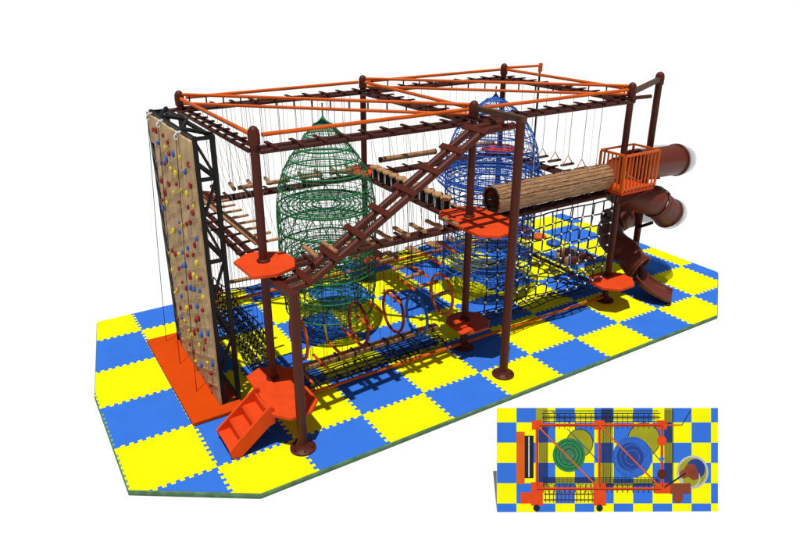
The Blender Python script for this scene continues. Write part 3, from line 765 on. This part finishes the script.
def disc(x, y, r, c, h, n=24, r0=0):
    pb.cur = PR.index(c)
    for i in range(n):
        a = 2*PI*i/n; e = 2*PI*(i+1)/n
        pb.add([bb(x+r0*math.cos(a), y+r0*math.sin(a), h), bb(x+r*math.cos(a), y+r*math.sin(a), h), bb(x+r*math.cos(e), y+r*math.sin(e), h), bb(x+r0*math.cos(e), y+r0*math.sin(e), h)], [(0, 1, 2, 3)] if r0 else [(0, 1, 2)])
for ix in range(-2, 10):
    for iy in range(-1, 5):
        quad(ix, min(ix+1, 9.36), max(iy, -.42), min(iy+1, 4.71), ('yellow', 'blue')[(ix+iy) % 2])
def shadow_tiles(x0, x1, y0, y1):                 # darkened chequer copies: cast shadows drawn into the printed plan
    for ix in range(-2, 10):
        for iy in range(-1, 5):
            a, q, c, e = max(ix, x0), min(ix+1, x1), max(iy, y0), min(iy+1, y1)
            if q-a > .01 and e-c > .01: quad(a, q, c, e, ('olive', 'deepblue')[(ix+iy) % 2], .0012)
shadow_tiles(.15, .62, .8, 3.8); shadow_tiles(3.36, 3.95, .8, 4.71); shadow_tiles(6.6, 7.05, .8, 4.71); shadow_tiles(.0, .6, 4.0, 4.71); shadow_tiles(.6, 3.3, 1.0, 1.28); shadow_tiles(3.95, 6.4, .85, 1.2)
disc(2.25, 2.98, .70, 'olive', .0016); disc(5.55, 3.15, .85, 'olive', .0016); disc(2.25, 2.98, .70, 'net', .0018, r0=.66); disc(5.55, 3.15, .85, 'net', .0018, r0=.81)  # shadows of the two domes, drawn as olive discs with a dark rim
disc(1.70, 2.39, .84, 'green', .0022); disc(1.65, 2.42, .5, 'green_thin', .0024); disc(4.95, 2.28, 1.02, 'navy', .0022); disc(4.85, 2.3, .7, 'deepblue', .0024)
for k in (.3, .5, .68): disc(1.7, 2.39, k+.03, 'net', .0026, r0=k)
for k in (.35, .6, .84): disc(4.95, 2.28, k+.03, 'blue', .0026, r0=k)
quad(-1.0, -.58, .96, 3.54, 'orange', .0020); quad(-.58, -.12, 1.25, 3.35, 'net', .0022); line((-.36, 1.3), (-.36, 3.3), .05, 'rope', .0026)
quad(-.80, -.24, .0, .55, 'deck', .0022); quad(-.25, .36, -.1, 1.05, 'deck', .0028); quad(2.95, 3.6, -.1, 1.0, 'deck', .0028); quad(6.1, 7.0, .5, 1.0, 'deck', .0028)
for x in (.05, 3.26, 6.47): quad(x-.26, x+.26, 3.65, 4.10, 'deck', .0028)
for x in (.03, 3.27): disc(x, -.22, .17, 'net', .0030)
for y in (.18, .46): line((.4, y), (3.0, y), .05, 'post', .0030)
for i in range(13): line((.5+i*.2, .05), (.5+i*.2, .62), .04, 'post', .0026)
for i in range(22): line((.4+i*.27, .72-.18), (.4+i*.27, .72+.2), .05, 'net', .0026)
for i in range(22): line((.4+i*.27, 3.87-.18), (.4+i*.27, 3.87+.55), .03, 'net', .0024)
line((.3, 4.25), (6.4, 4.25), .04, 'net', .0026); line((.3, 4.45), (6.4, 4.45), .03, 'net', .0026)
for y in (.73, 3.87): line((.05, y), (6.47, y), .14, 'deck', .0034); line((.05, y-.03), (6.47, y-.03), .04, 'post', .0038)
for x in (.05, 3.26, 6.47): line((x, .73), (x, 3.87), .14, 'deck', .0036); line((x+.03, .8), (x+.03, 3.8), .04, 'post', .0040)
line((.05, 3.87), (3.26, .73), .07, 'orange', .0042); line((3.26, 3.87), (6.47, .73), .07, 'orange', .0042)
line((.8, 4.6), (1.75, 3.95), .04, 'deepblue', .0030); line((1.6, 3.7), (3.2, 2.1), .04, 'deepblue', .0023); line((5.7, 2.9), (6.4, 2.1), .04, 'deepblue', .0023)  # shadow lines of the diagonal trusses, drawn into the plan
line((6.6, 3.87), (7.5, 3.87), .06, 'orange', .0034); line((7.5, 3.87), (7.95, 4.6), .04, 'net', .0034)
disc(6.47, 3.1, .24, 'deck', .0044); disc(6.47, 1.45, .24, 'post', .0044); disc(6.47, 2.2, .12, 'blue', .0044)
disc(8.05, 1.55, .82, 'olive', .0020); disc(8.2, 1.7, .5, 'deepblue', .0021); disc(8.05, 1.55, .82, 'clear_print', .0022, r0=.72); disc(7.95, 1.25, .50, 'clear_print', .0023, r0=.42)
disc(7.95, 1.62, .34, 'tube_print', .0026); disc(8.12, 1.42, .26, 'tube_print', .0027); disc(7.6, 1.45, .22, 'tube_print', .0027)
for i in range(9): line((.12+i*.06, .85), (.12+i*.06, 3.75), .018, 'net', .0021)
for i in range(9): line((6.62+i*.055, .85), (6.62+i*.055, 4.6), .018, 'net', .0021)
for i in range(6): line((3.38+i*.09, .85), (3.38+i*.09, 4.6), .03, 'net', .0021)
for i in range(5): line((.35, 4.05+i*.13), (6.3, 4.05+i*.13), .03, 'net', .0025)
for i in range(7): line((.35, .86+i*.07), (6.3, .86+i*.07), .02, 'net', .0021)
for i in range(30): line((.4+i*.2, .84), (.4+i*.2, 1.3), .02, 'net', .0021)
quad(6.9, 7.95, .48, 1.0, 'tube_print', .0030); disc(7.3, .3, .28, 'tube_print', .0028); line((6.6, .8), (7.7, 1.5), .08, 'net', .0034)
make('printed_plan', pb, PR, t)
